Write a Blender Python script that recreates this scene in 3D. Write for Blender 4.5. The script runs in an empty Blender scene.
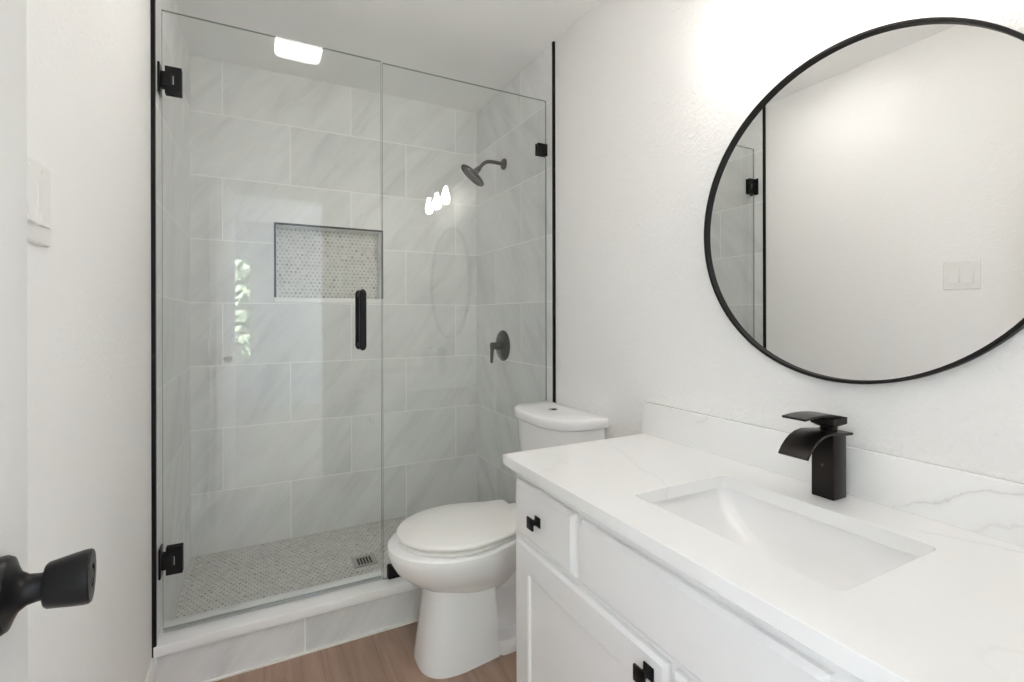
import bpy, bmesh, math, random
from mathutils import Vector, Matrix
random.seed(7)
C = bpy.context.scene.collection
SC = bpy.context.scene
PI = math.pi

# ------------------------------------------------------------------ camera
F, HY, YAW, CX, ROLL = 487.70, 316.61, 0.4769, 511.24, -0.0022
cam = bpy.data.cameras.new('camera'); co = bpy.data.objects.new('camera', cam); C.objects.link(co)
cam.sensor_fit = 'HORIZONTAL'; cam.sensor_width = 36.0; cam.lens = F / 1024 * 36
cam.shift_x = (512 - CX) / 1024; cam.shift_y = -(341 - HY) / 1024
cam.clip_start = 0.02
co.matrix_world = Matrix.Translation((-1.1918, -1.877, 1.1959)) @ Matrix.Rotation(-YAW, 4, 'Z') @ Matrix.Rotation(PI/2, 4, 'X') @ Matrix.Rotation(ROLL, 4, 'Z')
SC.camera = co

# ------------------------------------------------------------------ light and exposure
VS = SC.view_settings
VS.view_transform = 'Standard'; VS.look = 'None'; VS.gamma = 1.0; VS.use_curve_mapping = False
VS.exposure = 0.70
SC.cycles.use_denoising = True
SC.cycles.max_bounces = 20; SC.cycles.diffuse_bounces = 14; SC.cycles.glossy_bounces = 6
SC.cycles.transparent_max_bounces = 24
SC.cycles.caustics_reflective = False; SC.cycles.caustics_refractive = False

wd = bpy.data.worlds.new('sky'); SC.world = wd; wd.use_nodes = True
bg = wd.node_tree.nodes['Background']; bg.inputs[0].default_value = (.80, .90, 1.0, 1); bg.inputs[1].default_value = 10.0

BULB = 44.0          # bulbs of the vanity light
FANLENS = 15.0        # lens of the ceiling fan light
def area(name, loc, rot, sx, sy, power, col=(1, 1, 1)):
    l = bpy.data.lights.new(name, 'AREA'); l.shape = 'RECTANGLE'; l.size = sx; l.size_y = sy; l.energy = power; l.color = col
    o = bpy.data.objects.new(name, l); C.objects.link(o); o.location = loc; o.rotation_euler = rot; return o
# sky-coloured area lamp added outside the made-up side window to brighten the room
area('added_daylight', (1.66, -3.55, 1.30), (0, PI/2, 0), 1.5, 2.2, 115, (.84, .92, 1.0))

sun = bpy.data.lights.new('sun', 'SUN'); sun.energy = 50; sun.angle = .01; sun.color = (1, .96, .9)
so_ = bpy.data.objects.new('sun', sun); C.objects.link(so_); so_.rotation_euler = Vector((.15, -.72, -.68)).to_track_quat('-Z', 'Y').to_euler()

# ------------------------------------------------------------------ dimensions (metres)
W = 1.4913            # room width; right wall is x = 0
H = 2.44
TX = .010             # tile layer
DB = .867             # shower back wall
FZ = .060             # shower floor
YF = -1.85            # wall with the doorway
WX0, WX1 = -1.368, -.775   # doorway

# ------------------------------------------------------------------ material helpers
def newmat(name):
    m = bpy.data.materials.new(name); m.use_nodes = True
    nt = m.node_tree; b = nt.nodes['Principled BSDF']
    return m, nt, b
def N(nt, kind, **kw):
    n = nt.nodes.new(kind)
    for k, v in kw.items(): setattr(n, k, v)
    return n
def L(nt, a, b): nt.links.new(a, b)
def ramp(nt, fac, stops):
    r = N(nt, 'ShaderNodeValToRGB'); e = r.color_ramp.elements
    while len(e) < len(stops): e.new(.5)
    for i, (p, c) in enumerate(stops):
        e[i].position = p; e[i].color = (*c, 1)
    L(nt, fac, r.inputs[0]); return r.outputs[0]
def mapping(nt, vec, loc=(0,0,0), rot=(0,0,0), sc=(1,1,1)):
    m = N(nt, 'ShaderNodeMapping'); L(nt, vec, m.inputs[0])
    m.inputs['Location'].default_value = loc; m.inputs['Rotation'].default_value = rot; m.inputs['Scale'].default_value = sc
    return m.outputs[0]
def noise(nt, vec, scale, detail=4, rough=.5, dist=0):
    n = N(nt, 'ShaderNodeTexNoise'); L(nt, vec, n.inputs['Vector'])
    n.inputs['Scale'].default_value = scale; n.inputs['Detail'].default_value = detail
    n.inputs['Roughness'].default_value = rough; n.inputs['Distortion'].default_value = dist
    return n.outputs['Fac']
def math_(nt, op, a, b=None):
    n = N(nt, 'ShaderNodeMath', operation=op)
    for i, v in enumerate((a, b)):
        if v is None: continue
        if isinstance(v, (int, float)): n.inputs[i].default_value = v
        else: L(nt, v, n.inputs[i])
    return n.outputs[0]
def mixc(nt, fac, a, b):
    n = N(nt, 'ShaderNodeMix', data_type='RGBA')
    if isinstance(fac, (int, float)): n.inputs[0].default_value = fac
    else: L(nt, fac, n.inputs[0])
    for i, v in ((6, a), (7, b)):
        if isinstance(v, tuple): n.inputs[i].default_value = (*v, 1)
        else: L(nt, v, n.inputs[i])
    return n.outputs[2]
def bump(nt, b, h, strength, dist=.002):
    n = N(nt, 'ShaderNodeBump'); n.inputs['Strength'].default_value = strength; n.inputs['Distance'].default_value = dist
    L(nt, h, n.inputs['Height']); L(nt, n.outputs[0], b.inputs['Normal'])
def obj_co(nt): return N(nt, 'ShaderNodeTexCoord').outputs['Object']

def simple(name, col, rough=.5, metal=0.0, spec=.5, coat=0.0, var=.03, scale=8):
    m, nt, b = newmat(name)
    f = noise(nt, obj_co(nt), scale, 3)
    lo = tuple(c*(1-var) for c in col); hi = tuple(min(1, c*(1+var)) for c in col)
    L(nt, ramp(nt, f, [(.3, lo), (.7, hi)]), b.inputs['Base Color'])
    b.inputs['Roughness'].default_value = rough; b.inputs['Metallic'].default_value = metal
    b.inputs['Specular IOR Level'].default_value = spec
    b.inputs['Coat Weight'].default_value = coat; b.inputs['Coat Roughness'].default_value = .05
    return m

def wall_paint(name, col, rough, bs, scale=75):
    m, nt, b = newmat(name); v = obj_co(nt)
    b.inputs['Base Color'].default_value = (*col, 1); b.inputs['Roughness'].default_value = rough
    h = math_(nt, 'ADD', noise(nt, v, scale, 3, .5, .6), math_(nt, 'MULTIPLY', noise(nt, v, scale*.4, 2, .5, .3), .7))
    h2 = N(nt, 'ShaderNodeMapRange'); L(nt, h, h2.inputs[0]); h2.inputs[1].default_value = .72; h2.inputs[2].default_value = 1.1
    bump(nt, b, h2.outputs[0], bs, .0025)
    return m

def tile_mat(name, swiz, su, sz=-.0515):
    """large grey marbled tiles in running bond; swiz picks the two surface axes"""
    m, nt, b = newmat(name); v = obj_co(nt)
    sp = N(nt, 'ShaderNodeSeparateXYZ'); L(nt, v, sp.inputs[0])
    cb = N(nt, 'ShaderNodeCombineXYZ'); L(nt, sp.outputs[swiz], cb.inputs[0]); L(nt, sp.outputs[2], cb.inputs[1])
    p = mapping(nt, cb.outputs[0], loc=(su + 6.0, sz, 0))
    br = N(nt, 'ShaderNodeTexBrick'); L(nt, p, br.inputs['Vector'])
    br.offset = .5; br.offset_frequency = 2; br.squash = 1
    br.inputs['Color1'].default_value = (0, 0, 0, 1); br.inputs['Color2'].default_value = (1, 1, 1, 1)
    br.inputs['Mortar'].default_value = (.5, .5, .5, 1)
    br.inputs['Scale'].default_value = 1; br.inputs['Mortar Size'].default_value = .0023; br.inputs['Mortar Smooth'].default_value = .1
    br.inputs['Brick Width'].default_value = .60; br.inputs['Row Height'].default_value = .3035
    off = N(nt, 'ShaderNodeVectorMath', operation='MULTIPLY_ADD')
    L(nt, br.outputs['Color'], off.inputs[0]); off.inputs[1].default_value = (9, 5, 3); L(nt, cb.outputs[0], off.inputs[2])
    q = mapping(nt, mapping(nt, off.outputs[0], rot=(0, 0, math.radians(-55))), sc=(1.0, 4.2, 1))
    cloud = noise(nt, q, 2.1, 5, .55, .5)
    q2 = mapping(nt, mapping(nt, off.outputs[0], rot=(0, 0, math.radians(-50))), sc=(.8, 6, 1))
    vein = math_(nt, 'ABSOLUTE', math_(nt, 'SUBTRACT', noise(nt, q2, 1.7, 6, .6, .9), .5))
    base = ramp(nt, cloud, [(.26, (.645, .65, .65)), (.5, (.745, .75, .745)), (.74, (.80, .802, .795))])
    vm = N(nt, 'ShaderNodeMapRange'); L(nt, vein, vm.inputs[0]); vm.inputs[1].default_value = 0; vm.inputs[2].default_value = .05
    vm.inputs[3].default_value = .30; vm.inputs[4].default_value = 0
    col = mixc(nt, vm.outputs[0], base, (.84, .84, .83))
    tint = N(nt, 'ShaderNodeMapRange'); L(nt, br.outputs['Color'], tint.inputs[0]); tint.inputs[3].default_value = .96; tint.inputs[4].default_value = 1.04
    sc_ = N(nt, 'ShaderNodeVectorMath', operation='SCALE'); L(nt, col, sc_.inputs[0]); L(nt, tint.outputs[0], sc_.inputs['Scale'])
    L(nt, mixc(nt, br.outputs['Fac'], sc_.outputs[0], (.92, .915, .905)), b.inputs['Base Color'])
    b.inputs['Roughness'].default_value = .38
    inv = math_(nt, 'SUBTRACT', 1, br.outputs['Fac']); bump(nt, b, inv, .25, .001)
    return m

def quartz(name, base=(.89, .89, .885), loc=(0, 0, 0), vein=None, amount=.25):
    """white quartz with faint wandering grey veins; vein = (axis, y0, h0, slope, y_from, y_to) adds a long one"""
    m, nt, b = newmat(name); v0 = obj_co(nt); v = mapping(nt, v0, loc=loc)
    def mr(x, a, c, d, e):
        q = N(nt, 'ShaderNodeMapRange'); L(nt, x, q.inputs[0])
        for k, val in enumerate((a, c, d, e)): q.inputs[k+1].default_value = val
        return q.outputs[0]
    line = math_(nt, 'ABSOLUTE', math_(nt, 'SUBTRACT', noise(nt, v, 1.25, 6, .52, .5), .5))
    f = math_(nt, 'MULTIPLY', math_(nt, 'MULTIPLY', mr(line, 0, .007, 1, 0), mr(noise(nt, v, 1.7, 2), .46, .6, 0, 1)), amount)
    if vein:
        sp = N(nt, 'ShaderNodeSeparateXYZ'); L(nt, v0, sp.inputs[0])
        for (axis, y0, h0, slope, ya, yb, k) in vein:
            wob = math_(nt, 'MULTIPLY', math_(nt, 'SUBTRACT', noise(nt, v0, 9, 5, .6, .4), .5), .085)
            d = math_(nt, 'SUBTRACT', math_(nt, 'ADD', sp.outputs[axis], wob), h0)
            d = math_(nt, 'ABSOLUTE', math_(nt, 'SUBTRACT', d, math_(nt, 'MULTIPLY', math_(nt, 'SUBTRACT', sp.outputs[1], y0), slope)))
            w = math_(nt, 'ADD', mr(d, 0, .0035, .75, 0), mr(d, 0, .016, .22, 0))
            rng = math_(nt, 'MULTIPLY', mr(sp.outputs[1], yb, yb + .06, 0, 1), mr(sp.outputs[1], ya - .06, ya, 1, 0))
            f = math_(nt, 'MAXIMUM', f, math_(nt, 'MULTIPLY', math_(nt, 'MULTIPLY', w, rng), k))
    L(nt, mixc(nt, f, base, (.52, .51, .50)), b.inputs['Base Color'])
    b.inputs['Roughness'].default_value = .16
    return m

def glass_mat(name, tint, boost=1.0):
    m = bpy.data.materials.new(name); m.use_nodes = True; nt = m.node_tree
    nt.nodes.remove(nt.nodes['Principled BSDF']); out = nt.nodes['Material Output']
    tr = N(nt, 'ShaderNodeBsdfTransparent'); tr.inputs[0].default_value = (*tint, 1)
    gl = N(nt, 'ShaderNodeBsdfGlossy'); gl.inputs['Roughness'].default_value = 0
    geo = N(nt, 'ShaderNodeNewGeometry')
    ior = N(nt, 'ShaderNodeMapRange'); L(nt, geo.outputs['Backfacing'], ior.inputs[0])
    ior.inputs[3].default_value = 1.5; ior.inputs[4].default_value = 1/1.5
    fr = N(nt, 'ShaderNodeFresnel'); L(nt, ior.outputs[0], fr.inputs['IOR'])
    mx = N(nt, 'ShaderNodeMixShader'); L(nt, math_(nt, 'MULTIPLY', fr.outputs[0], boost), mx.inputs[0])
    L(nt, tr.outputs[0], mx.inputs[1]); L(nt, gl.outputs[0], mx.inputs[2]); L(nt, mx.outputs[0], out.inputs[0])
    return m

def emit(name, col, s):
    m, nt, b = newmat(name)
    b.inputs['Base Color'].default_value = (*col, 1)
    b.inputs['Emission Color'].default_value = (*col, 1); b.inputs['Emission Strength'].default_value = s
    return m

def wood_floor():
    m, nt, b = newmat('wood_planks'); v = obj_co(nt)
    r = mapping(nt, v, loc=(10, 10, 0), rot=(0, 0, PI/2))
    br = N(nt, 'ShaderNodeTexBrick'); L(nt, r, br.inputs['Vector'])
    br.offset = .37; br.inputs['Color1'].default_value = (0, 0, 0, 1); br.inputs['Color2'].default_value = (1, 1, 1, 1)
    br.inputs['Scale'].default_value = 1; br.inputs['Brick Width'].default_value = 1.22; br.inputs['Row Height'].default_value = .18
    br.inputs['Mortar Size'].default_value = .0008; br.inputs['Mortar'].default_value = (.5, .5, .5, 1)
    off = N(nt, 'ShaderNodeVectorMath', operation='MULTIPLY_ADD')
    L(nt, br.outputs['Color'], off.inputs[0]); off.inputs[1].default_value = (5, 7, 3); L(nt, v, off.inputs[2])
    q = mapping(nt, off.outputs[0], sc=(14, 1.3, 1))
    g = noise(nt, q, 2.4, 6, .6, .6)
    col = ramp(nt, g, [(.25, (.26, .165, .12)), (.5, (.34, .225, .17)), (.78, (.41, .285, .22))])
    L(nt, mixc(nt, br.outputs['Fac'], col, (.20, .125, .09)), b.inputs['Base Color'])
    b.inputs['Roughness'].default_value = .42; bump(nt, b, g, .08, .001)
    return m

M = {}
M['wall'] = wall_paint('wall_paint', (.885, .878, .866), .5, .22, 95)
M['wall_rough'] = wall_paint('wall_paint_orange_peel', (.885, .878, .866), .5, .5, 95)
M['bedwall'] = wall_paint('bedroom_paint', (.60, .63, .67), .6, .15, 95)
M['ceil'] = wall_paint('ceiling_paint', (.90, .90, .893), .7, .12)
M['tile_back'] = tile_mat('tile_back', 0, .749)
M['tile_curb'] = tile_mat('tile_curb', 0, .749, .01)
M['tile_side'] = tile_mat('tile_side', 1, -.30)
M['quartz'] = quartz('quartz')
M['quartz_counter'] = quartz('quartz_counter', loc=(2.3, 1.1, .4), amount=.14, vein=[(0, -1.0, -.33, .35, -.66, -1.3, .18), (0, -1.5, -.06, -.5, -1.38, -1.8, .35)])
M['quartz_splash'] = quartz('quartz_splash', loc=(3.1, .35, 1.7), amount=.12, vein=[(2, -1.386, .825, -.42, -1.32, -1.70, .45), (2, -.84, .872, -.75, -.80, -.90, .4), (2, -1.48, .80, -.55, -1.42, -1.75, .25)])
M['grout'] = simple('grout', (.60, .59, .57), .8)
M['white_tile'] = simple('mosaic_white', (.74, .73, .70), .35, var=.06, scale=30)
M['cream_tile'] = simple('mosaic_cream', (.66, .645, .61), .35, var=.06, scale=30)
M['grey_tile'] = simple('mosaic_grey', (.40, .40, .395), .35, var=.1, scale=40)
M['dark_tile'] = simple('mosaic_dark', (.27, .27, .27), .35, var=.1, scale=40)
M['black'] = simple('black_metal', (.007, .0068, .0075), .30, 0, .22)
M['black_frame'] = simple('black_frame', (.012, .0115, .0115), .5, 0, .2)
M['bronze'] = simple('dark_bronze', (.085, .08, .076), .36, .85)
M['faucet'] = simple('oil_rubbed', (.018, .015, .014), .30, .7)
M['porcelain'] = simple('porcelain', (.88, .88, .88), .12, spec=.55, var=.004)
M['seat'] = simple('seat_plastic', (.86, .85, .825), .28, var=.004)
M['cabinet'] = simple('cabinet_paint', (.86, .86, .86), .42, var=.01)
M['trimw'] = simple('white_trim', (.87, .865, .855), .4, var=.01)
M['doorw'] = simple('door_paint', (.86, .86, .85), .4, var=.01)
M['plastic'] = simple('switch_plastic', (.82, .81, .79), .3, var=.004)
M['caulk'] = simple('caulk', (.80, .78, .75), .5, var=.02)
M['steel'] = simple('brushed_steel', (.50, .49, .48), .35, .9)
M['chrome'] = simple('chrome', (.70, .70, .70), .12, 1.0)
M['slot'] = simple('drain_slot', (.01, .01, .01), .8)
M['glass'] = glass_mat('shower_glass', (.988, .995, .992), 1.0)
M['shade'] = glass_mat('lamp_glass', (.985, .985, .985), 1.0)
M['pane'] = glass_mat('window_glass', (.98, .985, .98), 1.0)
M['glass_edge'] = simple('glass_edge', (.32, .38, .36), .15, var=.02)
M['seal'] = glass_mat('clear_seal', (.93, .935, .94), 1.2)
M['wood'] = wood_floor()
M['bulb'] = emit('bulb_glow', (1.0, .94, .87), BULB)
M['lens'] = emit('lens_glow', (1.0, .96, .91), FANLENS)
M['leaf'] = simple('leaf', (.34, .42, .32), .6, var=.5, scale=4)
M['bark'] = simple('bark', (.12, .08, .05), .9, var=.3)
M['lawn'] = simple('lawn', (.03, .05, .02), .9, var=.3)
M['carpet'] = simple('bedroom_flooring', (.42, .36, .30), .7, var=.08)
mm, nt, b = newmat('mirror_silver'); b.inputs['Base Color'].default_value = (.90, .905, .90, 1); b.inputs['Metallic'].default_value = 1; b.inputs['Roughness'].default_value = 0.0
M['mirror'] = mm

# ------------------------------------------------------------------ mesh helpers
def box(bm, x0, x1, y0, y1, z0, z1, bev=0, seg=2, mat=0):
    x0, x1 = sorted((x0, x1)); y0, y1 = sorted((y0, y1)); z0, z1 = sorted((z0, z1))
    vs = [bm.verts.new((x, y, z)) for x in (x0, x1) for y in (y0, y1) for z in (z0, z1)]
    fs = [bm.faces.new([vs[i] for i in q]) for q in ((0,1,3,2), (4,6,7,5), (0,4,5,1), (2,3,7,6), (0,2,6,4), (1,5,7,3))]
    for f in fs: f.material_index = mat
    if bev:
        es = list({e for f in fs for e in f.edges})
        bmesh.ops.bevel(bm, geom=es, offset=bev, segments=seg, affect='EDGES', profile=.5)
def loft(bm, rings, cap0=True, cap1=True, closed=True, mat=0):
    R = [[bm.verts.new(p) for p in r] for r in rings]
    n = len(R[0])
    for a, c in zip(R, R[1:]):
        for i in range(n if closed else n-1):
            j = (i+1) % n
            f = bm.faces.new((a[i], a[j], c[j], c[i])); f.material_index = mat
    if cap0: bm.faces.new(R[0][::-1]).material_index = mat
    if cap1: bm.faces.new(R[-1]).material_index = mat
def lathe(bm, prof, origin, axis='Z', n=32, cap0=True, cap1=True, mat=0):
    """prof: (radius, height) list; axis may be X, Y, Z or a Vector"""
    ax = {'X': Vector((1,0,0)), 'Y': Vector((0,1,0)), 'Z': Vector((0,0,1))}[axis] if isinstance(axis, str) else axis.normalized()
    t = Vector((0,0,1)) if abs(ax.z) < .9 else Vector((1,0,0))
    u = ax.cross(t).normalized(); w = ax.cross(u); o = Vector(origin)
    rings = [[o + ax*h + (u*math.cos(2*PI*i/n) + w*math.sin(2*PI*i/n))*max(r, 1e-5) for i in range(n)] for r, h in prof]
    loft(bm, rings, cap0, cap1, True, mat)
def tube(bm, pts, r, n=16):
    pts = [Vector(p) for p in pts]; rings = []; up = Vector((0, 1, 0))
    for i, p in enumerate(pts):
        d = (pts[min(i+1, len(pts)-1)] - pts[max(i-1, 0)]).normalized()
        u = d.cross(up).normalized(); w = d.cross(u)
        rr = r[i] if isinstance(r, (list, tuple)) else r
        rings.append([p + (u*math.cos(2*PI*k/n) + w*math.sin(2*PI*k/n))*rr for k in range(n)])
    loft(bm, rings)
def rrect(hx, hy, r, k=6):
    """rounded rectangle outline, counter-clockwise"""
    out = []
    for cx, cy, a0 in ((hx-r, hy-r, 0), (-hx+r, hy-r, 90), (-hx+r, -hy+r, 180), (hx-r, -hy+r, 270)):
        for i in range(k+1):
            a = math.radians(a0 + 90*i/k); out.append((cx + r*math.cos(a), cy + r*math.sin(a)))
    return out
def mesh(name, bm, mats, parent=None, smooth=40, subsurf=0, bevel=0):
    bmesh.ops.recalc_face_normals(bm, faces=bm.faces[:])
    me = bpy.data.meshes.new(name); bm.to_mesh(me); bm.free()
    for m in (mats if isinstance(mats, (list, tuple)) else [mats]): me.materials.append(m)
    if smooth:
        for p in me.polygons: p.use_smooth = True
        me.set_sharp_from_angle(angle=math.radians(smooth))
    o = bpy.data.objects.new(name, me); C.objects.link(o)
    if parent is not None:
        o.parent = parent; o.matrix_parent_inverse = parent_world(parent).inverted()
    if bevel:
        b = o.modifiers.new('bevel', 'BEVEL'); b.width = bevel; b.segments = 3; b.limit_method = 'ANGLE'; b.angle_limit = math.radians(40)
        b.harden_normals = False
    if subsurf:
        s = o.modifiers.new('subdivision', 'SUBSURF'); s.levels = subsurf; s.render_levels = subsurf
    return o
def parent_world(o):
    m = Matrix.Translation(o.location)
    if o.parent is not None: m = parent_world(o.parent) @ o.matrix_parent_inverse @ m
    return m
def thing(name, label, cat, loc, group=None):
    o = bpy.data.objects.new(name, None); C.objects.link(o); o.location = loc
    o.empty_display_size = .05
    o['label'] = label; o['category'] = cat
    if group: o['group'] = group
    return o
def struct(o, label=None):
    o['kind'] = 'structure'
    if label: o['label'] = label
    return o
def BM(): return bmesh.new()
def sbox(name, mats, *a, parent=None, bev=0, label=None):
    bm = BM(); box(bm, *a, bev=bev); o = mesh(name, bm, mats, parent, smooth=30 if bev else 0)
    return struct(o, label) if parent is None else o

# ================================================================== THE ROOM
sbox('floor', M['wood'], -W-.1, .1, YF-.11, 0.0, -.05, 0)
sbox('ceiling', M['ceil'], -W-.1, .1, YF-.11, DB+.12, H, H+.05)
sbox('wall_left', M['wall'], -W-.1, -W, YF-.11, DB+.12, -.05, H)
sbox('wall_right', M['wall_rough'], 0, .1, YF-.11, DB+.12, -.05, H)
# doorway wall behind the camera
bm = BM()
box(bm, -W, WX0, YF-.11, YF, 0, H); box(bm, WX1, 0, YF-.11, YF, 0, H); box(bm, WX0, WX1, YF-.11, YF, 2.04, H)
struct(mesh('wall_front', bm, M['wall'], smooth=0))
# shower tile on the two side walls
sbox('wall_shower_left', M['tile_side'], -W, -W+TX, 0, DB, FZ-.02, H)
sbox('wall_shower_right', M['tile_side'], -TX, 0, 0, DB, FZ-.02, H)
# shower back wall with the niche cut into it
NX0, NX1, NZ0, NZ1, ND = -1.116, -.583, 1.296, 1.668, .088
bm = BM()
box(bm, -W+TX, NX0, DB, DB+.12, FZ-.02, H); box(bm, NX1, -TX, DB, DB+.12, FZ-.02, H)
box(bm, NX0, NX1, DB, DB+.12, FZ-.02, NZ0-.027); box(bm, NX0, NX1, DB, DB+.12, NZ1, H)
box(bm, NX0, NX1, DB+ND+.004, DB+.12, NZ0-.027, NZ1)
struct(mesh('wall_back', bm, M['tile_back'], smooth=0))

def mosaic(bm, P, ux, uy, nrm, w, h, pitch, rim=0.0):
    """white hexagon mosaic with a grey dot at each centre; P is the corner, ux/uy the in-plane axes"""
    P, ux, uy, nrm = map(Vector, (P, ux, uy, nrm))
    q = [P, P+ux*w, P+ux*w+uy*h, P+uy*h]
    bm.faces.new([bm.verts.new(p) for p in q]).material_index = 0
    rowh = pitch*math.sqrt(3)/2; R = pitch/math.sqrt(3) - .0007
    j = 0; y = rowh*.5
    while y < h - .003:
        x = pitch*.5 if j % 2 else 0.0
        while x < w + .001:
            def poly(rad, n, lift, mi, a0):
                pts = []
                for k in range(n):
                    a = a0 + 2*PI*k/n
                    px = min(max(x + rad*math.cos(a), .0005), w-.0005); py = min(max(y + rad*math.sin(a), .0005), h-.0005)
                    pts.append(P + ux*px + uy*py + nrm*lift)
                try:
                    f = bm.faces.new([bm.verts.new(p) for p in pts])
                    f.material_index = mi
                except ValueError: pass
            poly(R, 6, .0008, 1 if random.random() < .62 else 2, PI/6)
            if .006 < x < w-.006 and .006 < y < h-.006:
                r = random.random()
                poly(.0050 if r < .85 else .0062, 6, .0013, 3 if r < .72 else (4 if r < .92 else 2), 0)
            x += pitch
        y += rowh; j += 1
MOS = [M['grout'], M['white_tile'], M['cream_tile'], M['grey_tile'], M['dark_tile']]
def flat_mesh(name, bm, mats):
    me = bpy.data.meshes.new(name); bm.to_mesh(me); bm.free()
    for m in mats: me.materials.append(m)
    o = bpy.data.objects.new(name, me); C.objects.link(o); return o
bm = BM(); mosaic(bm, (NX0, DB+ND, NZ0), (1,0,0), (0,0,1), (0,-1,0), NX1-NX0, NZ1-NZ0, .0215)
struct(flat_mesh('wall_niche', bm, MOS), 'marble mosaic back of the recessed shower niche')
# niche lining, sill and black edge trim
bm = BM()
box(bm, NX0-.0, NX0+.004, DB+.004, DB+ND, NZ0, NZ1); box(bm, NX1-.004, NX1, DB+.004, DB+ND, NZ0, NZ1); box(bm, NX0, NX1, DB+.004, DB+ND, NZ1-.004, NZ1)
struct(mesh('trim_1', bm, M['tile_back'], smooth=0), 'grey tile lining the inside of the shower niche')
bm = BM()
box(bm, NX0-.009, NX0+.001, DB-.003, DB+.006, NZ0, NZ1+.009); box(bm, NX1-.001, NX1+.005, DB-.003, DB+.006, NZ0, NZ1+.009)
box(bm, NX0+.001, NX1-.001, DB-.003, DB+.006, NZ1-.001, NZ1+.009)
struct(mesh('trim_2', bm, M['black_frame'], smooth=0), 'thin black metal edging around the shower niche')
bm = BM(); box(bm, NX0-.008, NX1+.006, DB-.006, DB+ND, NZ0-.027, NZ0, bev=.002)
struct(mesh('sill', bm, M['quartz'], smooth=30), 'white quartz sill of the shower niche')

# shower floor
sbox('floor_shower_bed', M['grout'], -W, 0, .121, DB, -.05, FZ-.004)
bm = BM(); mosaic(bm, (-W+TX, .12, FZ), (1,0,0), (0,1,0), (0,0,1), W-2*TX, DB-.12, .0225)
struct(flat_mesh('floor_shower', bm, MOS), 'white marble mosaic shower floor with grey dots')

# curb
bm = BM(); box(bm, -W+.001, -.001, .002, .122, 0, .134)
struct(mesh('curb', bm, M['tile_curb'], smooth=0), 'grey tiled shower curb')
bm = BM(); box(bm, -W+.004, -.004, -.016, .132, .134, .166, bev=.003)
struct(mesh('curb_cap', bm, M['quartz'], smooth=30), 'white quartz slab capping the shower curb')
sbox('trim_3', M['caulk'], -W+.012, -.60, -.006, .003, 0, .006)
# tile edge trims, black
sbox('trim_4', M['black'], -W-.0005, -W+.0115, -.012, .001, .134, H-.001, label='black metal tile edging on the left wall')
sbox('trim_5', M['black'], -.0115, .0005, -.009, .001, .134, H-.001, label='black metal tile edging on the right wall')
# baseboards
def baseboard(name, x0, x1, y0, y1, side):
    bm = BM()
    t = .013*side
    for a, b in ((0, 1),):
        prof = [(0, 0), (t, 0), (t, .105), (t*.75, .115), (t*.6, .127), (t*.3, .133), (0, .133)]
        loft(bm, [[(x0 + p, y, z) for p, z in prof] for y in (y0, y1)])
    return struct(mesh(name, bm, M['trimw'], smooth=0))
baseboard('baseboard_left', -W, 0, YF, -.013, 1)
baseboard('baseboard_right', 0, 0, -.60, -.01, -1)

# ================================================================== THE BEDROOM BEHIND THE CAMERA
BX0, BX1, BY = -3.2, 1.5, -5.21
WNX0, WNX1, WNZ0, WNZ1 = -2.10, -1.268, .66, 1.97
sbox('floor_bedroom', M['carpet'], BX0, BX1, BY-.1, YF-.11, -.05, 0)
sbox('ceiling_bedroom', M['ceil'], BX0, BX1, BY-.1, YF-.11, H, H+.05)
bm = BM()
box(bm, BX0, WNX0, BY-.1, BY, 0, H); box(bm, WNX1, BX1, BY-.1, BY, 0, H); box(bm, WNX0, WNX1, BY-.1, BY, 0, WNZ0); box(bm, WNX0, WNX1, BY-.1, BY, WNZ1, H)
struct(mesh('wall_bedroom_back', bm, M['bedwall'], smooth=0))
sbox('wall_bedroom_left', M['bedwall'], BX0-.1, BX0, BY-.1, YF-.11, 0, H)
bm = BM()
box(bm, BX1, BX1+.1, BY-.1, -4.65, 0, H); box(bm, BX1, BX1+.1, -2.45, YF-.11, 0, H); box(bm, BX1, BX1+.1, -4.65, -2.45, 0, .55); box(bm, BX1, BX1+.1, -4.65, -2.45, 2.05, H)
struct(mesh('wall_bedroom_right', bm, M['bedwall'], smooth=0))
bm = BM()
for a in ((-4.65, -4.60, .55, 2.05), (-2.50, -2.45, .55, 2.05), (-3.575, -3.525, .55, 2.05), (-4.65, -2.45, .55, .60), (-4.65, -2.45, 2.0, 2.05)): box(bm, BX1+.04, BX1+.08, *a)
struct(mesh('added_window', bm, M['trimw'], smooth=0), 'wide white bedroom window out of view, added to let in light')  # unseen window, added with its wall opening to bring more light through the doorway
bm = BM(); box(bm, BX0, -W-.1, YF-.11, YF, 0, H); box(bm, .1, BX1, YF-.11, YF, 0, H)
struct(mesh('wall_bedroom_front', bm, M['bedwall'], smooth=0))
# double hung window
bm = BM(); t = .03; zm = (WNZ0+WNZ1)/2
for a in ((WNX0, WNX0+t, WNZ0, WNZ1), (WNX1-t, WNX1, WNZ0, WNZ1), (WNX0+t, WNX1-t, WNZ0, WNZ0+t), (WNX0+t, WNX1-t, WNZ1-t, WNZ1), (WNX0+t, WNX1-t, zm-.022, zm+.022)):
    box(bm, a[0], a[1], BY-.07, BY-.03, a[2], a[3])
for z in ((WNZ0+zm)/2, (zm+WNZ1)/2): box(bm, WNX0+t, WNX1-t, BY-.06, BY-.04, z-.011, z+.011)
xm = (WNX0+WNX1)/2; box(bm, xm-.009, xm+.009, BY-.058, BY-.042, WNZ0+t, zm-.022); box(bm, xm-.009, xm+.009, BY-.058, BY-.042, zm+.022, WNZ1-t)
win = struct(mesh('window_1', bm, M['trimw'], smooth=0), 'white double hung bedroom window, seen reflected in the shower glass')
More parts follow.
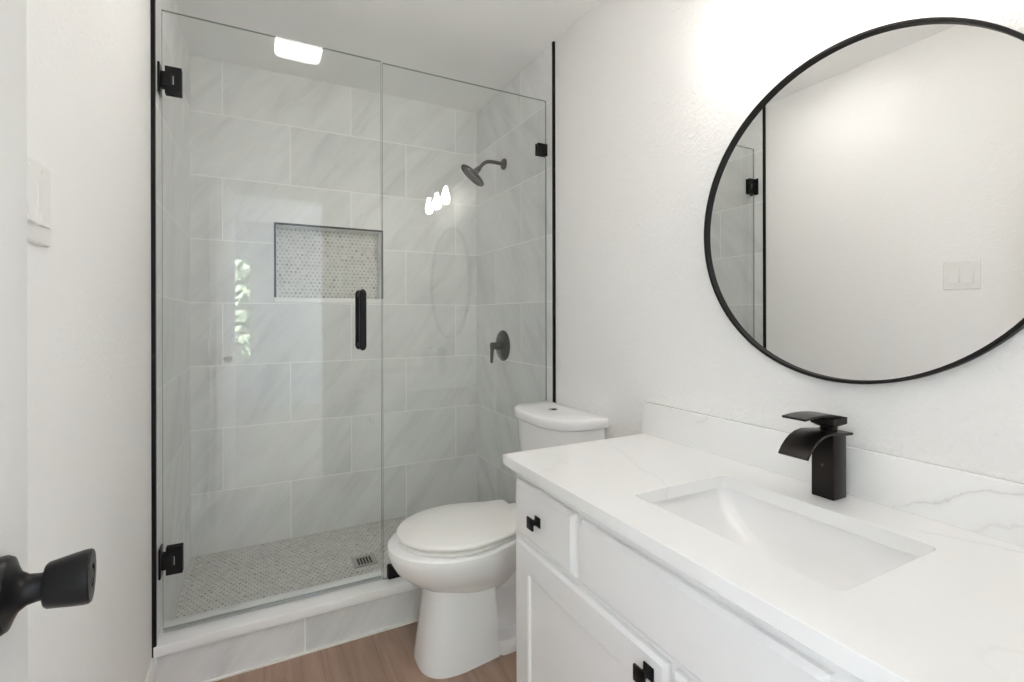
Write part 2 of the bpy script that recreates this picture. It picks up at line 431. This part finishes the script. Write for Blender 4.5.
bm = BM(); box(bm, WNX0+t*.5, WNX1-t*.5, BY-.052, BY-.048, WNZ0+t*.5, WNZ1-t*.5); mesh('window_pane', bm, M['pane'], win, smooth=0)
bm = BM(); cw = .06
box(bm, WNX0-cw, WNX0, BY, BY+.018, WNZ0-cw, WNZ1+cw); box(bm, WNX1, WNX1+cw, BY, BY+.018, WNZ0-cw, WNZ1+cw)
box(bm, WNX0, WNX1, BY, BY+.018, WNZ1, WNZ1+cw); box(bm, WNX0, WNX1, BY, BY+.03, WNZ0-cw, WNZ0)
mesh('window_casing', bm, M['trimw'], win, smooth=0)
# garden outside
sbox('ground', M['lawn'], -9, 6, -16, BY-.1, -.35, -.30)
bm = BM()
for k in range(11000):
    x = random.uniform(-6.5, 2.5); z = random.uniform(-.3, 3.4); y = -9.0 + random.uniform(-.5, .5) + .4*math.sin(x*2.1)
    if z > 2.9 + .5*math.sin(x*1.3+1) + random.uniform(-.3, .3): continue
    c = Vector((x, y, z)); s = random.uniform(.10, .22)
    nl = Vector((random.uniform(-.8,.8), 1, random.uniform(-.6,1))).normalized(); d = nl.cross(Vector((random.uniform(-1,1), random.uniform(-.3,.3), random.uniform(-1,1)))).normalized(); e = nl.cross(d)
    bm.faces.new([bm.verts.new(p) for p in (c-d*s, c+e*s*.6, c+d*s, c-e*s*.6)])
g = flat_mesh('foliage', bm, [M['leaf']]); g['kind'] = 'stuff'; g['label'] = 'leafy green shrubs outside the bedroom window, reflected in the shower glass'; g['category'] = 'foliage'

# ================================================================== ENTRY DOOR (open against the left wall)
DXF, DXB = -1.395, -1.430
DY0, DY1 = -1.842, -1.198
d1 = sbox('door_1', M['doorw'], DXB, DXF, DY0, DY1, .012, 2.03, bev=.002, label='white entry door standing open along the left wall')
ky, kz = -1.292, .9525
bm = BM()
lathe(bm, [(.0325, 0), (.0325, .004), (.0305, .0075), (.024, .010), (.017, .0135), (.0130, .019), (.0118, .026), (.0118, .0295),
           (.0180, .0305), (.0198, .0325), (.0213, .041), (.0230, .050), (.0241, .058), (.0240, .0615), (.0228, .0630), (.011, .0632), (.010, .0618)], (DXF, ky, kz), 'X', 48)
kn = mesh('door_knob', bm, M['black'], d1, smooth=35); kn['label'] = 'black tulip shaped door knob with round rosette'
bm = BM(); lathe(bm, [(.006, 0), (.006, .0015), (.003, .002)], (DXF+.0616, ky, kz), 'X', 24); mesh('lock_button', bm, M['bronze'], kn, smooth=35)
bm = BM(); lathe(bm, [(.0335, 0), (.0335, -.004), (.024, -.010), (.0125, -.02), (.0125, -.026), (.02, -.028), (.024, -.048), (.02, -.052)], (DXB, ky, kz), 'X', 40)
mesh('door_knob', bm, M['black'], d1, smooth=35)

a6 = math.radians(6); P6 = Vector((DXF, ky, 0)); d1.rotation_euler = (0, 0, a6)
d1.location = P6 - Matrix.Rotation(a6, 3, 'Z') @ P6

# ================================================================== LIGHT SWITCH
sy0, sy1, sz0, sz1 = -.975, -.853, 1.307, 1.429
t = thing('light_switch', 'white double rocker light switch plate on the left wall beside the open door', 'light switch', (-W, (sy0+sy1)/2, sz0))
bm = BM(); loft(bm, [[(-W+x, (sy0+sy1)/2 + a*k, (sz0+sz1)/2 + b*k) for a, b in rrect((sy1-sy0)/2, (sz1-sz0)/2, .004)] for x, k in ((0, 1), (.004, 1), (.0065, .965))])
mesh('cover_plate', bm, M['plastic'], t, smooth=30)
for yc in (-.891, -.937):
    bm = BM(); hw, hh, zc = .0165, .0335, (sz0+sz1)/2
    loft(bm, [[(-W+.004, yc-hw, z) for z in (0,)] for _ in ()]) if False else None
    prof = [(.0062, zc+hh), (.0075, zc+hh), (.0085, zc+.004), (.0125, zc-hh), (.0062, zc-hh)]
    loft(bm, [[(-W+x, y, z) for x, z in prof] for y in (yc-hw, yc+hw)])
    mesh('rocker', bm, M['plastic'], t, smooth=20)
    for zz in (zc+.0483, zc-.0483):
        bm = BM(); lathe(bm, [(.003, .0062), (.003, .0070), (.002, .0075)], (-W, yc, zz), 'X', 14); mesh('screw', bm, M['plastic'], t)

# ================================================================== SHOWER DOOR AND FIXED GLASS
GY0, GY1 = .050, .060
def pane_bm(bm, x0, x1, z0, z1):
    box(bm, x0, x1, GY0, GY1, z0, z1)
    bm.normal_update()
    for f in bm.faces:
        if abs(f.normal.y) < .5: f.material_index = 1
sd = thing('hinged_shower_screen', 'frameless hinged clear glass shower door with black pull handle', 'shower door', (-1.47, .055, .17))
bm = BM(); pane_bm(bm, -1.472, -.7665, .180, 2.196); gp = mesh('glass_pane', bm, [M['glass'], M['glass_edge']], sd, smooth=0)
bm = BM(); box(bm, -1.470, -.768, GY0+.001, GY1-.001, .169, .180); box(bm, -1.470, -.768, GY1-.001, GY1+.016, .169, .173)
s = mesh('bottom_seal', bm, M['seal'], sd, smooth=0); s['label'] = 'clear plastic drip seal along the bottom edge'
def hinge(zc):
    h = .048
    bm = BM()
    box(bm, -1.4805, -1.4745, .028, .082, zc-h, zc+h, bev=.001)                 # plate on the tiled wall
    w = mesh('hinge', bm, M['black'], sd, smooth=30)
    for ya, yb in ((GY0-.007, GY0-.0002), (GY1+.0002, GY1+.007)):
        bm = BM()
        # clamp plate with two notched corners beside the barrel
        pts = [(-1.463, zc-.045), (-1.417, zc-.045), (-1.417, zc+.045), (-1.463, zc+.045), (-1.463, zc+.026), (-1.4745, zc+.026), (-1.4745, zc-.026), (-1.463, zc-.026)]
        loft(bm, [[(x, y, z) for x, z in pts] for y in (ya, yb)])
        mesh('clamp_plate', bm, M['black'], w, smooth=0, bevel=.001)
    bm = BM(); box(bm, -1.475, -1.445, GY0-.011, GY1+.011, zc-.022, zc+.022, bev=.002); mesh('barrel', bm, M['black'], w, smooth=30)
    bm = BM(); box(bm, -1.441, -1.4385, GY0-.0085, GY0-.0065, zc-.014, zc+.014); p = mesh('pivot_slot', bm, M['steel'], w, smooth=0); p['label'] = 'grey pivot slot'
hinge(1.969); hinge(.402)
# pull handle on both faces
hx = -.845
def pull(side):
    y0 = GY0 if side < 0 else GY1
    bm = BM(); R = .0135
    yb = y0 + side*.036
    pts = [(hx, yb, 1.086), (hx, yb, 1.286)]
    # bar with rounded ends
    rings = []
    for z, r in [(1.069, .001), (1.070, .005), (1.074, .0095), (1.081, .0127), (1.088, R), (1.282, R), (1.289, .0127), (1.296, .0095), (1.300, .005), (1.301, .001)]:
        rings.append([(hx + r*math.cos(2*PI*k/24), yb + r*math.sin(2*PI*k/24), z) for k in range(24)])
    loft(bm, rings)
    for z in (1.089, 1.281): lathe(bm, [(.011, 0), (.011, .004), (.009, .006), (.009, .036)], (hx, y0, z), Vector((0, side, 0)), 24)
    mesh('pull_handle', bm, M['black'], sd, smooth=40)
pull(-1); pull(1)

fs = thing('fixed_shower_screen', 'fixed clear glass shower panel held by black clips beside the toilet', 'shower screen', (-.40, .055, .166))
bm = BM(); pane_bm(bm, -.7615, -.0125, .1665, 2.192); mesh('glass_pane', bm, [M['glass'], M['glass_edge']], fs, smooth=0)
def clip(x0, x1, z0, z1, wall):
    bm = BM(); box(bm, x0, x1, GY0-.008, GY0-.0003, z0, z1, bev=.0015); box(bm, x0, x1, GY1+.0003, GY1+.008, z0, z1, bev=.0015)
    if wall: box(bm, -.0122, -.0103, GY0-.008, GY1+.008, z0, z1)
    else: box(bm, x0, x1, GY0-.008, GY1+.008, .1662, .1664)
    mesh('clip', bm, M['black'], fs, smooth=30)
clip(-.062, -.0105, 1.936, 1.990, True); clip(-.744, -.692, .1665, .216, False); clip(-.062, -.0105, .45, .504, True); clip(-.12, -.068, .1665, .216, False)

# ================================================================== SHOWER FITTINGS
sh = thing('showerhead', 'dark bronze round shower head on a bent arm from the tiled wall', 'shower head', (-TX, .488, 2.02))
sx, sy, sz = -TX, .488, 2.022
bm = BM(); lathe(bm, [(.030, 0), (.030, .006), (.027, .011), (.018, .015), (.012, .017)], (sx, sy, sz), Vector((-1,0,0)), 32); mesh('flange', bm, M['bronze'], sh, smooth=40)
arm = [(sx-.012, sy, sz), (sx-.05, sy, sz+.002), (sx-.085, sy, sz+.002), (sx-.105, sy, sz-.002), (sx-.120, sy, sz-.011), (sx-.134, sy, sz-.025), (sx-.150, sy, sz-.043)]
bm = BM(); tube(bm, arm, .0095, 18); mesh('shower_arm', bm, M['bronze'], sh, smooth=50)
ax = Vector((-.62, .20, -.76)).normalized(); o = Vector(arm[-1])
bm = BM(); lathe(bm, [(.012, -.006), (.0145, -.003), (.0145, .008), (.012, .010), (.016, .014), (.0175, .020), (.016, .026), (.020, .028), (.022, .034)], o, ax, 28); mesh('ball_joint', bm, M['bronze'], sh, smooth=40)
bm = BM(); lathe(bm, [(.020, .030), (.028, .034), (.050, .039), (.068, .043), (.0755, .048), (.0765, .054), (.0735, .059), (.071, .060), (.069, .0585), (.001, .0585)], o, ax, 48)
hd = mesh('spray_head', bm, M['bronze'], sh, smooth=40)
bm = BM()
u = ax.orthogonal().normalized(); v = ax.cross(u)
for rr, n in ((.012, 6), (.026, 12), (.040, 18), (.054, 24)):
    for k in range(n):
        a = 2*PI*k/n; lathe(bm, [(.0022, .0575), (.0016, .0612)], o + (u*math.cos(a) + v*math.sin(a))*rr, ax, 8)
nz = mesh('nozzles', bm, M['black'], hd, smooth=40)

sv = thing('shower_valve', 'dark bronze round shower valve with a hanging lever below the shower head', 'shower valve', (-TX, .518, 1.037))
vy, vz = .507, 1.038
bm = BM(); lathe(bm, [(.083, 0), (.083, .004), (.078, .009), (.060, .0125), (.030, .015), (.001, .0155)], (-TX, vy, vz), Vector((-1,0,0)), 48); mesh('escutcheon', bm, M['bronze'], sv, smooth=40)
bm = BM(); lathe(bm, [(.021, .012), (.021, .040), (.019, .043), (.0195, .045), (.0195, .058), (.017, .062), (.001, .063)], (-TX, vy, vz), Vector((-1,0,0)), 32); mesh('hub', bm, M['bronze'], sv, smooth=40)
bm = BM(); 
rings = []
for z, hw, hd_, dx in ((.019, .006, .006, 0), (.016, .014, .011, 0), (.0, .016, .012, 0), (-.02, .0135, .010, -.001), (-.06, .011, .008, -.003), (-.086, .0105, .0075, -.004), (-.093, .006, .004, -.004)):
    rings.append([(-TX-.066+dx + hd_*math.cos(2*PI*k/20), vy + hw*math.sin(2*PI*k/20), vz+z) for k in range(20)])
loft(bm, rings); mesh('lever', bm, M['bronze'], sv, smooth=50)

dr = thing('floor_drain', 'square brushed steel floor drain with dark slots in the mosaic shower floor', 'drain', (-.76, .455, FZ))
bm = BM(); z0, z1 = FZ+.0015, FZ+.0045; dx, dy, R = -.760, .452, .052
box(bm, dx-R, dx+R, dy-R, dy-.034, z0, z1); box(bm, dx-R, dx+R, dy+.034, dy+R, z0, z1); box(bm, dx-R, dx-.036, dy-.034, dy+.034, z0, z1); box(bm, dx+.036, dx+R, dy-.034, dy+.034, z0, z1)
mesh('frame', bm, M['steel'], dr, smooth=0)
bm = BM(); box(bm, dx-.036, dx+.036, dy-.034, dy+.034, FZ+.0012, FZ+.0018); mesh('slots', bm, M['slot'], dr, smooth=0)
bm = BM()
for k in range(6): box(bm, dx-.036+.0135*k, dx-.036+.0135*k+.0048, dy-.034, dy+.034, FZ+.0018, FZ+.0042)
mesh('grate', bm, M['steel'], dr, smooth=0)

# ================================================================== TOILET
TY = -.205
to = thing('toilet', 'white two piece elongated toilet with closed lid beside the vanity', 'toilet', (-.40, TY, 0))
def egg(xf, xm, xb, w, wb, z, rb=.03, nf=32, ns=8):
    """outline: round front, sides narrowing to a squarish back; x runs forward as -x"""
    pts = []
    for i in range(nf+1):
        a = PI/2 - PI*i/nf
        pts.append((xm - (xm-xf)*math.cos(a), TY + w*math.sin(a), z))
    def hw(s): return wb + (w-wb)*(.5+.5*math.cos(PI*s))
    for i in range(1, ns+1): s = i/ns; pts.append((xm + (xb-rb-xm)*s, TY - hw(s), z))
    for i in range(1, 6): a = PI/2*i/5; pts.append((xb-rb+rb*math.sin(a), TY - wb + rb*(1-math.cos(a)), z))
    for i in range(5, 0, -1): a = PI/2*i/5; pts.append((xb-rb+rb*math.sin(a), TY + wb - rb*(1-math.cos(a)), z))
    for i in range(ns, 0, -1): s = i/ns; pts.append((xm + (xb-rb-xm)*s, TY + hw(s), z))
    return pts
bm = BM()
# bowl
loft(bm, [egg(-.630, -.48, -.30, .090, .07, .215), egg(-.685, -.49, -.28, .125, .09, .250), egg(-.735, -.51, -.26, .155, .10, .283), egg(-.775, -.53, -.25, .181, .115, .320), egg(-.797, -.545, -.245, .193, .125, .360),
          egg(-.803, -.55, -.24, .197, .128, .385), egg(-.800, -.55, -.24, .195, .128, .400), egg(-.790, -.55, -.245, .186, .122, .407)])
# front column of the pedestal
def ped(xf, xb, dy, w, wb, z, n):
    xm = -.58; pts = []
    for i in range(41):
        a = PI/2 - PI*i/40; c, q = math.cos(a), math.sin(a)
        pts.append((xm - (xm-xf)*abs(c)**(2/n), TY + dy + w*math.copysign(abs(q)**(2/n), q), z))
    return pts + [(xb+.01, TY+dy-wb, z), (xb, TY+dy-wb+.012, z), (xb, TY+dy+wb-.012, z), (xb+.01, TY+dy+wb, z)]
loft(bm, [ped(-.712, -.452, -.027, .118, .100, 0, 2.8), ped(-.710, -.452, -.026, .116, .099, .02, 2.8), ped(-.694, -.455, -.020, .108, .100, .12, 2.6), ped(-.678, -.46, -.012, .102, .101, .22, 2.5), ped(-.668, -.46, -.008, .100, .101, .30, 2.4)])
# rear trapway body and foot
loft(bm, [egg(-.47, -.42, -.075, .056, .054, 0), egg(-.47, -.42, -.075, .054, .054, .30), egg(-.50, -.42, -.05, .10, .10, .345), egg(-.52, -.42, -.035, .125, .12, .375), egg(-.52, -.42, -.03, .128, .124, .405)])
loft(bm, [egg(-.47, -.42, -.07, .130, .118, 0), egg(-.47, -.42, -.07, .128, .116, .030), egg(-.47, -.42, -.075, .118, .106, .042)])
# bulging trapway outline on the sides
loft(bm, [egg(-.47, -.36, -.14, .095, .06, .215, .05), egg(-.50, -.36, -.10, .112, .08, .255, .05), egg(-.52, -.36, -.08, .115, .09, .30, .05), egg(-.52, -.36, -.07, .10, .09, .34, .05)])
mesh('bowl', bm, M['porcelain'], to, smooth=42)
# seat and lid
bm = BM(); loft(bm, [egg(-.762, -.54, -.300, .182, .135, .409, .04), egg(-.767, -.54, -.298, .187, .138, .413, .04), egg(-.768, -.54, -.298, .188, .139, .421, .04), egg(-.764, -.54, -.300, .184, .136, .4245, .04)])
mesh('seat', bm, M['seat'], to, smooth=50)
bm = BM(); loft(bm, [egg(-.758, -.54, -.306, .179, .129, .4275, .022), egg(-.768, -.54, -.298, .189, .139, .430, .022), egg(-.769, -.54, -.297, .190, .140, .436, .022), egg(-.766, -.54, -.299, .187, .137, .4415, .022), egg(-.758, -.54, -.304, .179, .131, .4450, .022), egg(-.60, -.50, -.35, .08, .06, .4465, .022)])
mesh('seat_lid', bm, M['seat'], to, smooth=50)
for s in (-1, 1):
    bm = BM(); box(bm, -.298, -.262, TY+s*.075-.022, TY+s*.075+.022, .405, .436, bev=.006, seg=3); mesh('seat_hinge', bm, M['seat'], to, smooth=40)
# tank
def dshape(xb, depth, hw, z, n=2.9, k=40, st=.05):
    pts = [(xb, TY - hw, z)]
    for i in range(k+1):
        a = PI*i/k; c, s = math.cos(a), math.sin(a)
        pts.append((xb - st - (depth-st)*abs(s)**(2/n), TY - hw*math.copysign(abs(c)**(2/n), c), z))
    pts.append((xb, TY + hw, z))
    return pts
TKY = TY + .026
def dsh(*a): return [(x, y + TKY - TY, z) for x, y, z in dshape(*a)]
bm = BM(); loft(bm, [dsh(-.022, .170, .178, .392), dsh(-.022, .185, .190, .43), dsh(-.022, .210, .208, .72), dsh(-.022, .212, .209, .768)])
tk = mesh('tank', bm, M['porcelain'], to, smooth=45)
bm = BM(); loft(bm, [dsh(-.017, .220, .213, .769), dsh(-.014, .230, .221, .773), dsh(-.013, .234, .224, .779), dsh(-.013, .234, .224, .798), dsh(-.014, .232, .222, .805), dsh(-.017, .226, .217, .810), dsh(-.024, .212, .207, .8125), dsh(-.06, .10, .11, .814)])
tl = mesh('tank_lid', bm, M['porcelain'], tk, smooth=45)
bm = BM(); lathe(bm, [(.021, 0), (.021, .002), (.019, .003), (.018, .0022), (.0175, .0022)], (-.122, TKY, .8132), 'Z', 32)
bt = mesh('flush_button', bm, M['chrome'], tk, smooth=30); bt['label'] = 'round chrome dual flush button'
bm = BM(); box(bm, -.122-.0006, -.122+.0006, TKY-.017, TKY+.017, .8153, .8162); mesh('button_split', bm, M['slot'], tk, smooth=0)
for s in (-1, 1):
    bm = BM(); lathe(bm, [(.014, 0), (.013, .008), (.008, .013), (.001, .014)], (-.33, TY+s*.105, .040), 'Z', 20); mesh('bolt_cap', bm, M['porcelain'], to, smooth=50)

# ================================================================== VANITY
va = thing('vanity_cabinet', 'white shaker vanity cabinet under the quartz countertop', 'vanity', (-.27, -1.23, 0))
VY0, VY1 = -1.846, -.615     # y extent
XF = -.525                   # face frame front
bm = BM()
box(bm, XF+.019, -.003, VY1-.018, VY1, .10, .765); box(bm, XF+.019, -.003, VY0, VY0+.018, .10, .765)          # sides
box(bm, XF, XF+.019, VY1-.042, VY1, .10, .765); box(bm, XF, XF+.019, VY0, VY0+.042, .10, .765)                 # stiles
box(bm, XF, XF+.019, VY0+.042, VY1-.042, .725, .765); box(bm, XF, XF+.019, VY0+.042, VY1-.042, .565, .590); box(bm, XF, XF+.019, VY0+.042, VY1-.042, .10, .14)
for yy in (-.945, -1.515): box(bm, XF, XF+.019, yy-.02, yy+.02, .590, .725)
box(bm, XF, XF+.019, -1.25, -1.21, .14, .565)
box(bm, XF+.02, -.003, VY0+.018, VY1-.018, .10, .115); box(bm, -.015, -.003, VY0+.018, VY1-.018, .115, .765)   # bottom and back
box(bm, -.46, -.445, VY0+.01, VY1-.01, 0.0, .10); box(bm, -.445, -.003, VY1-.018, VY1, 0, .10); box(bm, -.445, -.003, VY0, VY0+.018, 0, .10)   # toe kick
mesh('carcass', bm, M['cabinet'], va, smooth=0)
XO = -.543
def slab(name, y0, y1, z0, z1, ch=.010):
    bm = BM()
    def r(x, k): return [(x, y0+k, z0+k), (x, y1-k, z0+k), (x, y1-k, z1-k), (x, y0+k, z1-k)]
    loft(bm, [r(XF-.0003, 0), r(XO+.008, 0), r(XO, ch)])
    return mesh(name, bm, M['cabinet'], va, smooth=0, bevel=.0008)
def shaker(name, y0, y1, z0, z1, ch=.008, st=.072, rec=.008):
    bm = BM()
    def r(x, k): return [(x, y0+k, z0+k), (x, y1-k, z0+k), (x, y1-k, z1-k), (x, y0+k, z1-k)]
    loft(bm, [r(XF-.0003, 0), r(XO+.007, 0), r(XO, ch), r(XO, st), r(XO+.003, st+.004), r(XO+rec, st+.006)])
    return mesh(name, bm, M['cabinet'], va, smooth=0, bevel=.0008)
def knob(parent, y, z):
    bm = BM()
    box(bm, XO-.0035, XO+.0002, y-.013, y+.013, z-.013, z+.013, bev=.0008)
    loft(bm, [[(x, y + a*k, z + b*k) for a, b in ((-1,-1), (1,-1), (1,1), (-1,1))] for x, k in ((XO-.003, .009), (XO-.010, .0055), (XO-.016, .0055), (XO-.022, .009))])
    box(bm, XO-.027, XO-.0215, y-.015, y+.015, z-.015, z+.015, bev=.001)
    k = mesh('knob', bm, M['black'], parent, smooth=30); k['label'] = 'square black cabinet knob'
d = slab('drawer', -.930, -.642, .583, .733); knob(d, -.772, .657)
slab('false_front', -1.505, -.957, .583, .730)
d = slab('drawer', -1.820, -1.532, .583, .733); knob(d, -1.676, .657)
d = shaker('cabinet_door', -1.222, -.642, .115, .566); knob(d, -1.182, .529)
d = shaker('cabinet_door', -1.820, -1.238, .115, .566); knob(d, -1.278, .529)

# countertop with sink cut-out
ct = thing('countertop', 'white quartz countertop with faint grey veins and a backsplash', 'countertop', (-.28, -1.23, .765))
CY0, CY1, CX0, CX1, Z0, Z1 = -1.8485, -.603, -.562, -.001, .7655, .7955
SX0, SX1, SY0, SY1 = -.446, -.150, -1.468, -1.028
scx, scy = (SX0+SX1)/2, (SY0+SY1)/2
bm = BM()
inner = [(scx + a, scy + b) for a, b in rrect((SX1-SX0)/2, (SY1-SY0)/2, .018, 5)]
outer = [(CX1, CY1), (CX0, CY1), (CX0, CY0), (CX1, CY0)]
def ringv(z, pts): return [bm.verts.new((x, y, z)) for x, y in pts]
it, ib = ringv(Z1, inner), ringv(Z0, inner); ot, ob = ringv(Z1, outer), ringv(Z0, outer)
n = len(inner)
for i in range(n):
    j = (i+1) % n; bm.faces.new((it[i], it[j], ib[j], ib[i]))
for i in range(4):
    j = (i+1) % 4; bm.faces.new((ot[i], ot[j], ob[j], ob[i]))
q = n//4
for (iv, ov) in ((it, ot), (ib, ob)):
    for c in range(4):           # corner fans and side quads
        idx = list(range(c*q, c*q+q))
        for a, b_ in zip(idx, idx[1:]): bm.faces.new((ov[c], iv[a], iv[b_]))
        nx = (c+1) % 4
        bm.faces.new((ov[c], iv[idx[-1]], iv[(idx[-1]+1) % n], ov[nx]))
slabo = mesh('slab', bm, M['quartz_counter'], ct, smooth=30, bevel=.0015)
bm = BM(); box(bm, -.021, -.001, CY0, -.592, Z1+.0002, .902, bev=.0015); mesh('backsplash', bm, M['quartz_splash'], ct, smooth=30)

# sink
sk = thing('sink_basin', 'white rectangular undermount sink basin set into the countertop', 'sink', (scx, scy, .62))
bm = BM()
def sring(z, ax_, ay, r, ox=0): return [(scx + ox + a, scy + b, z) for a, b in rrect(ax_, ay, r, 6)]
HX, HYs = (SX1-SX0)/2, (SY1-SY0)/2
rings = [sring(.620, HX-.05, HYs-.15, .03), sring(.635, HX-.012, HYs-.07, .05), sring(.70, HX+.014, HYs+.012, .035), sring(.750, HX+.022, HYs+.022, .030), sring(.7645, HX+.026, HYs+.026, .03),
         sring(.7645, HX+.012, HYs+.012, .026), sring(.754, HX+.010, HYs+.009, .026), sring(.735, HX+.004, HYs-.002, .028), sring(.710, HX-.006, HYs-.022, .034), sring(.685, HX-.015, HYs-.055, .042), sring(.664, HX-.028, HYs-.092, .050), sring(.652, HX-.048, HYs-.130, .055), sring(.647, HX-.075, HYs-.165, .045), sring(.645, .024, .024, .0235)]
loft(bm, rings, True, False)
mesh('basin', bm, M['porcelain'], sk, smooth=60)
bm = BM(); lathe(bm, [(.026, .6445), (.026, .648), (.022, .649), (.020, .646), (.001, .6455)], (scx, scy, 0), 'Z', 32); mesh('drain', bm, M['black'], sk, smooth=40)

# faucet
fa = thing('faucet', 'matte black square waterfall faucet behind the sink', 'faucet', (-.0665, -1.237, Z1))
fx0, fx1, fy0, fy1, fz = -.091, -.043, -1.261, -1.213, Z1+.0002
bm = BM(); box(bm, fx0, fx1, fy0, fy1, fz, .936, bev=.0015); mesh('body', bm, M['faucet'], fa, smooth=30)
bm = BM()
prof = [(-.031, .9385), (-.06, .9400), (-.095, .9440), (-.118, .9455), (-.140, .9425), (-.158, .9360), (-.174, .9260), (-.187, .9140), (-.197, .9010)]
top = []; bot = []
for i, (x, z) in enumerate(prof):
    a = prof[max(i-1, 0)]; c = prof[min(i+1, len(prof)-1)]; dx_, dz_ = c[0]-a[0], c[1]-a[1]; l = math.hypot(dx_, dz_); nx, nz_ = -dz_/l, dx_/l
    if nz_ < 0: nx, nz_ = -nx, -nz_
    top.append((x + nx*.0005, z + nz_*.0005)); bot.append((x - nx*.005, z - nz_*.005))
sec = top + bot[::-1]
ya, yb = -1.269, -1.205
loft(bm, [[(x, y, z) for x, z in sec] for y in (ya, yb)])
sp = mesh('spout', bm, M['faucet'], fa, smooth=35, bevel=.0008)
bm = BM(); lathe(bm, [(.017, .940), (.017, .953)], (-.067, -1.237, 0), 'Z', 28); mesh('neck', bm, M['faucet'], fa, smooth=40)
bm = BM()
loft(bm, [[(x, y, z) for x, y in ((-.083, -1.253), (-.051, -1.253), (-.051, -1.221), (-.083, -1.221))] for z in (.952,)] + [[(x, y, z) for x, y in ((-.0925, -1.2625), (-.0415, -1.2625), (-.0415, -1.2115), (-.0925, -1.2115))] for z in (.958, .9725)])
mesh('valve_block', bm, M['faucet'], fa, smooth=0, bevel=.001)
bm = BM()
lp = [(-.0405, .9725), (-.07, .9785), (-.10, .9830), (-.13, .9850), (-.16, .9850), (-.193, .9825)]
sec = lp + [(x, z-.0048) for x, z in lp[::-1]]; sec[-1] = (-.0405, .9700)
loft(bm, [[(x, y, z) for x, z in sec] for y in (-1.2625, -1.2115)])
mesh('lever', bm, M['faucet'], fa, smooth=35, bevel=.0006)
bm = BM(); lathe(bm, [(.0032, 0), (.0032, .0006), (.001, .001)], (fx0, -1.237, .868), Vector((-1,0,0)), 16); dd = mesh('mark_dot', bm, M['bronze'], fa, smooth=30); dd['label'] = 'small grey dot on the faucet body'

# ================================================================== MIRROR
MY, MZ, MR = -1.2425, 1.4304, .386
mi = thing('wall_mirror', 'large round wall mirror with a thin black frame', 'mirror', (-.002, MY, MZ))
bm = BM(); ring = [(MR-.0075, .004), (MR-.0075, .0235), (MR-.0065, .024), (MR-.001, .024), (MR, .023), (MR, .004)]
loft(bm, [[(-x, MY + r*math.cos(2*PI*k/128), MZ + r*math.sin(2*PI*k/128)) for k in range(128)] for r, x in ring + [ring[0]]], False, False)
mesh('frame', bm, M['black_frame'], mi, smooth=40)
bm = BM(); lathe(bm, [(MR-.007, .006), (MR-.007, .0135)], (0, MY, MZ), Vector((-1,0,0)), 128)
mesh('mirror_glass', bm, M['mirror'], mi, smooth=30)
bm = BM(); lathe(bm, [(MR-.03, .001), (MR-.03, .0058)], (0, MY, MZ), Vector((-1,0,0)), 64); mesh('backing', bm, M['black_frame'], mi, smooth=30)

# ================================================================== VANITY LIGHT
VLY = -1.262; VLX = -.092
vl = thing('vanity_light', 'three lamp vanity light with clear glass shades above the round mirror', 'wall light', (-.001, VLY, 2.14))
bm = BM(); box(bm, -.030, -.001, VLY-.275, VLY+.275, 2.090, 2.200, bev=.003); mesh('backplate', bm, M['bronze'], vl, smooth=30)
for yc in (VLY+.175, VLY, VLY-.175):
    bm = BM(); tube(bm, [(-.028, yc, 2.145), (-.06, yc, 2.146), (-.082, yc, 2.142), (VLX, yc, 2.128), (VLX, yc, 2.11)], .008, 14)
    lathe(bm, [(.012, 2.115), (.024, 2.11), (.026, 2.10), (.026, 2.065), (.022, 2.060), (.015, 2.058)], (VLX, yc, 0), 'Z', 28)
    so = mesh('lamp_socket', bm, M['bronze'], vl, smooth=40)
    bm = BM()
    prof = [(.030, 2.085), (.034, 2.08), (.040, 2.05), (.047, 2.00), (.053, 1.94), (.057, 1.885), (.0575, 1.880), (.0545, 1.880), (.0505, 1.94), (.0445, 2.00), (.0375, 2.05), (.0315, 2.078), (.028, 2.081)]
    lathe(bm, prof + [prof[0]], (VLX, yc, 0), 'Z', 48, False, False); g = mesh('glass_shade', bm, M['shade'], vl, smooth=50)
    bm = BM(); lathe(bm, [(.012, 2.060), (.013, 2.045), (.020, 2.025), (.027, 2.000), (.029, 1.980), (.027, 1.962), (.019, 1.948), (.008, 1.942), (.001, 1.941)], (VLX, yc, 0), 'Z', 28); mesh('light_bulb', bm, M['bulb'], vl, smooth=60)

# ================================================================== CEILING FAN LIGHT
cx_, cy_ = -1.030, -.425
fl = thing('exhaust_fan_light', 'square white ceiling exhaust fan with lit lens, seen reflected in the shower glass', 'ceiling light', (cx_, cy_, H))
bm = BM(); loft(bm, [[(cx_ + a*k, cy_ + b*k, z) for a, b in rrect(.140, .140, .02)] for z, k in ((H-.0005, 1), (H-.012, 1), (H-.020, .93))])
mesh('grille', bm, M['trimw'], fl, smooth=30)
bm = BM(); loft(bm, [[(cx_ + a*k, cy_ + b*k, z) for a, b in rrect(.097, .105, .025)] for z, k in ((H-.019, 1), (H-.026, .985), (H-.031, .93), (H-.033, .8))])
mesh('lens', bm, M['lens'], fl, smooth=50)
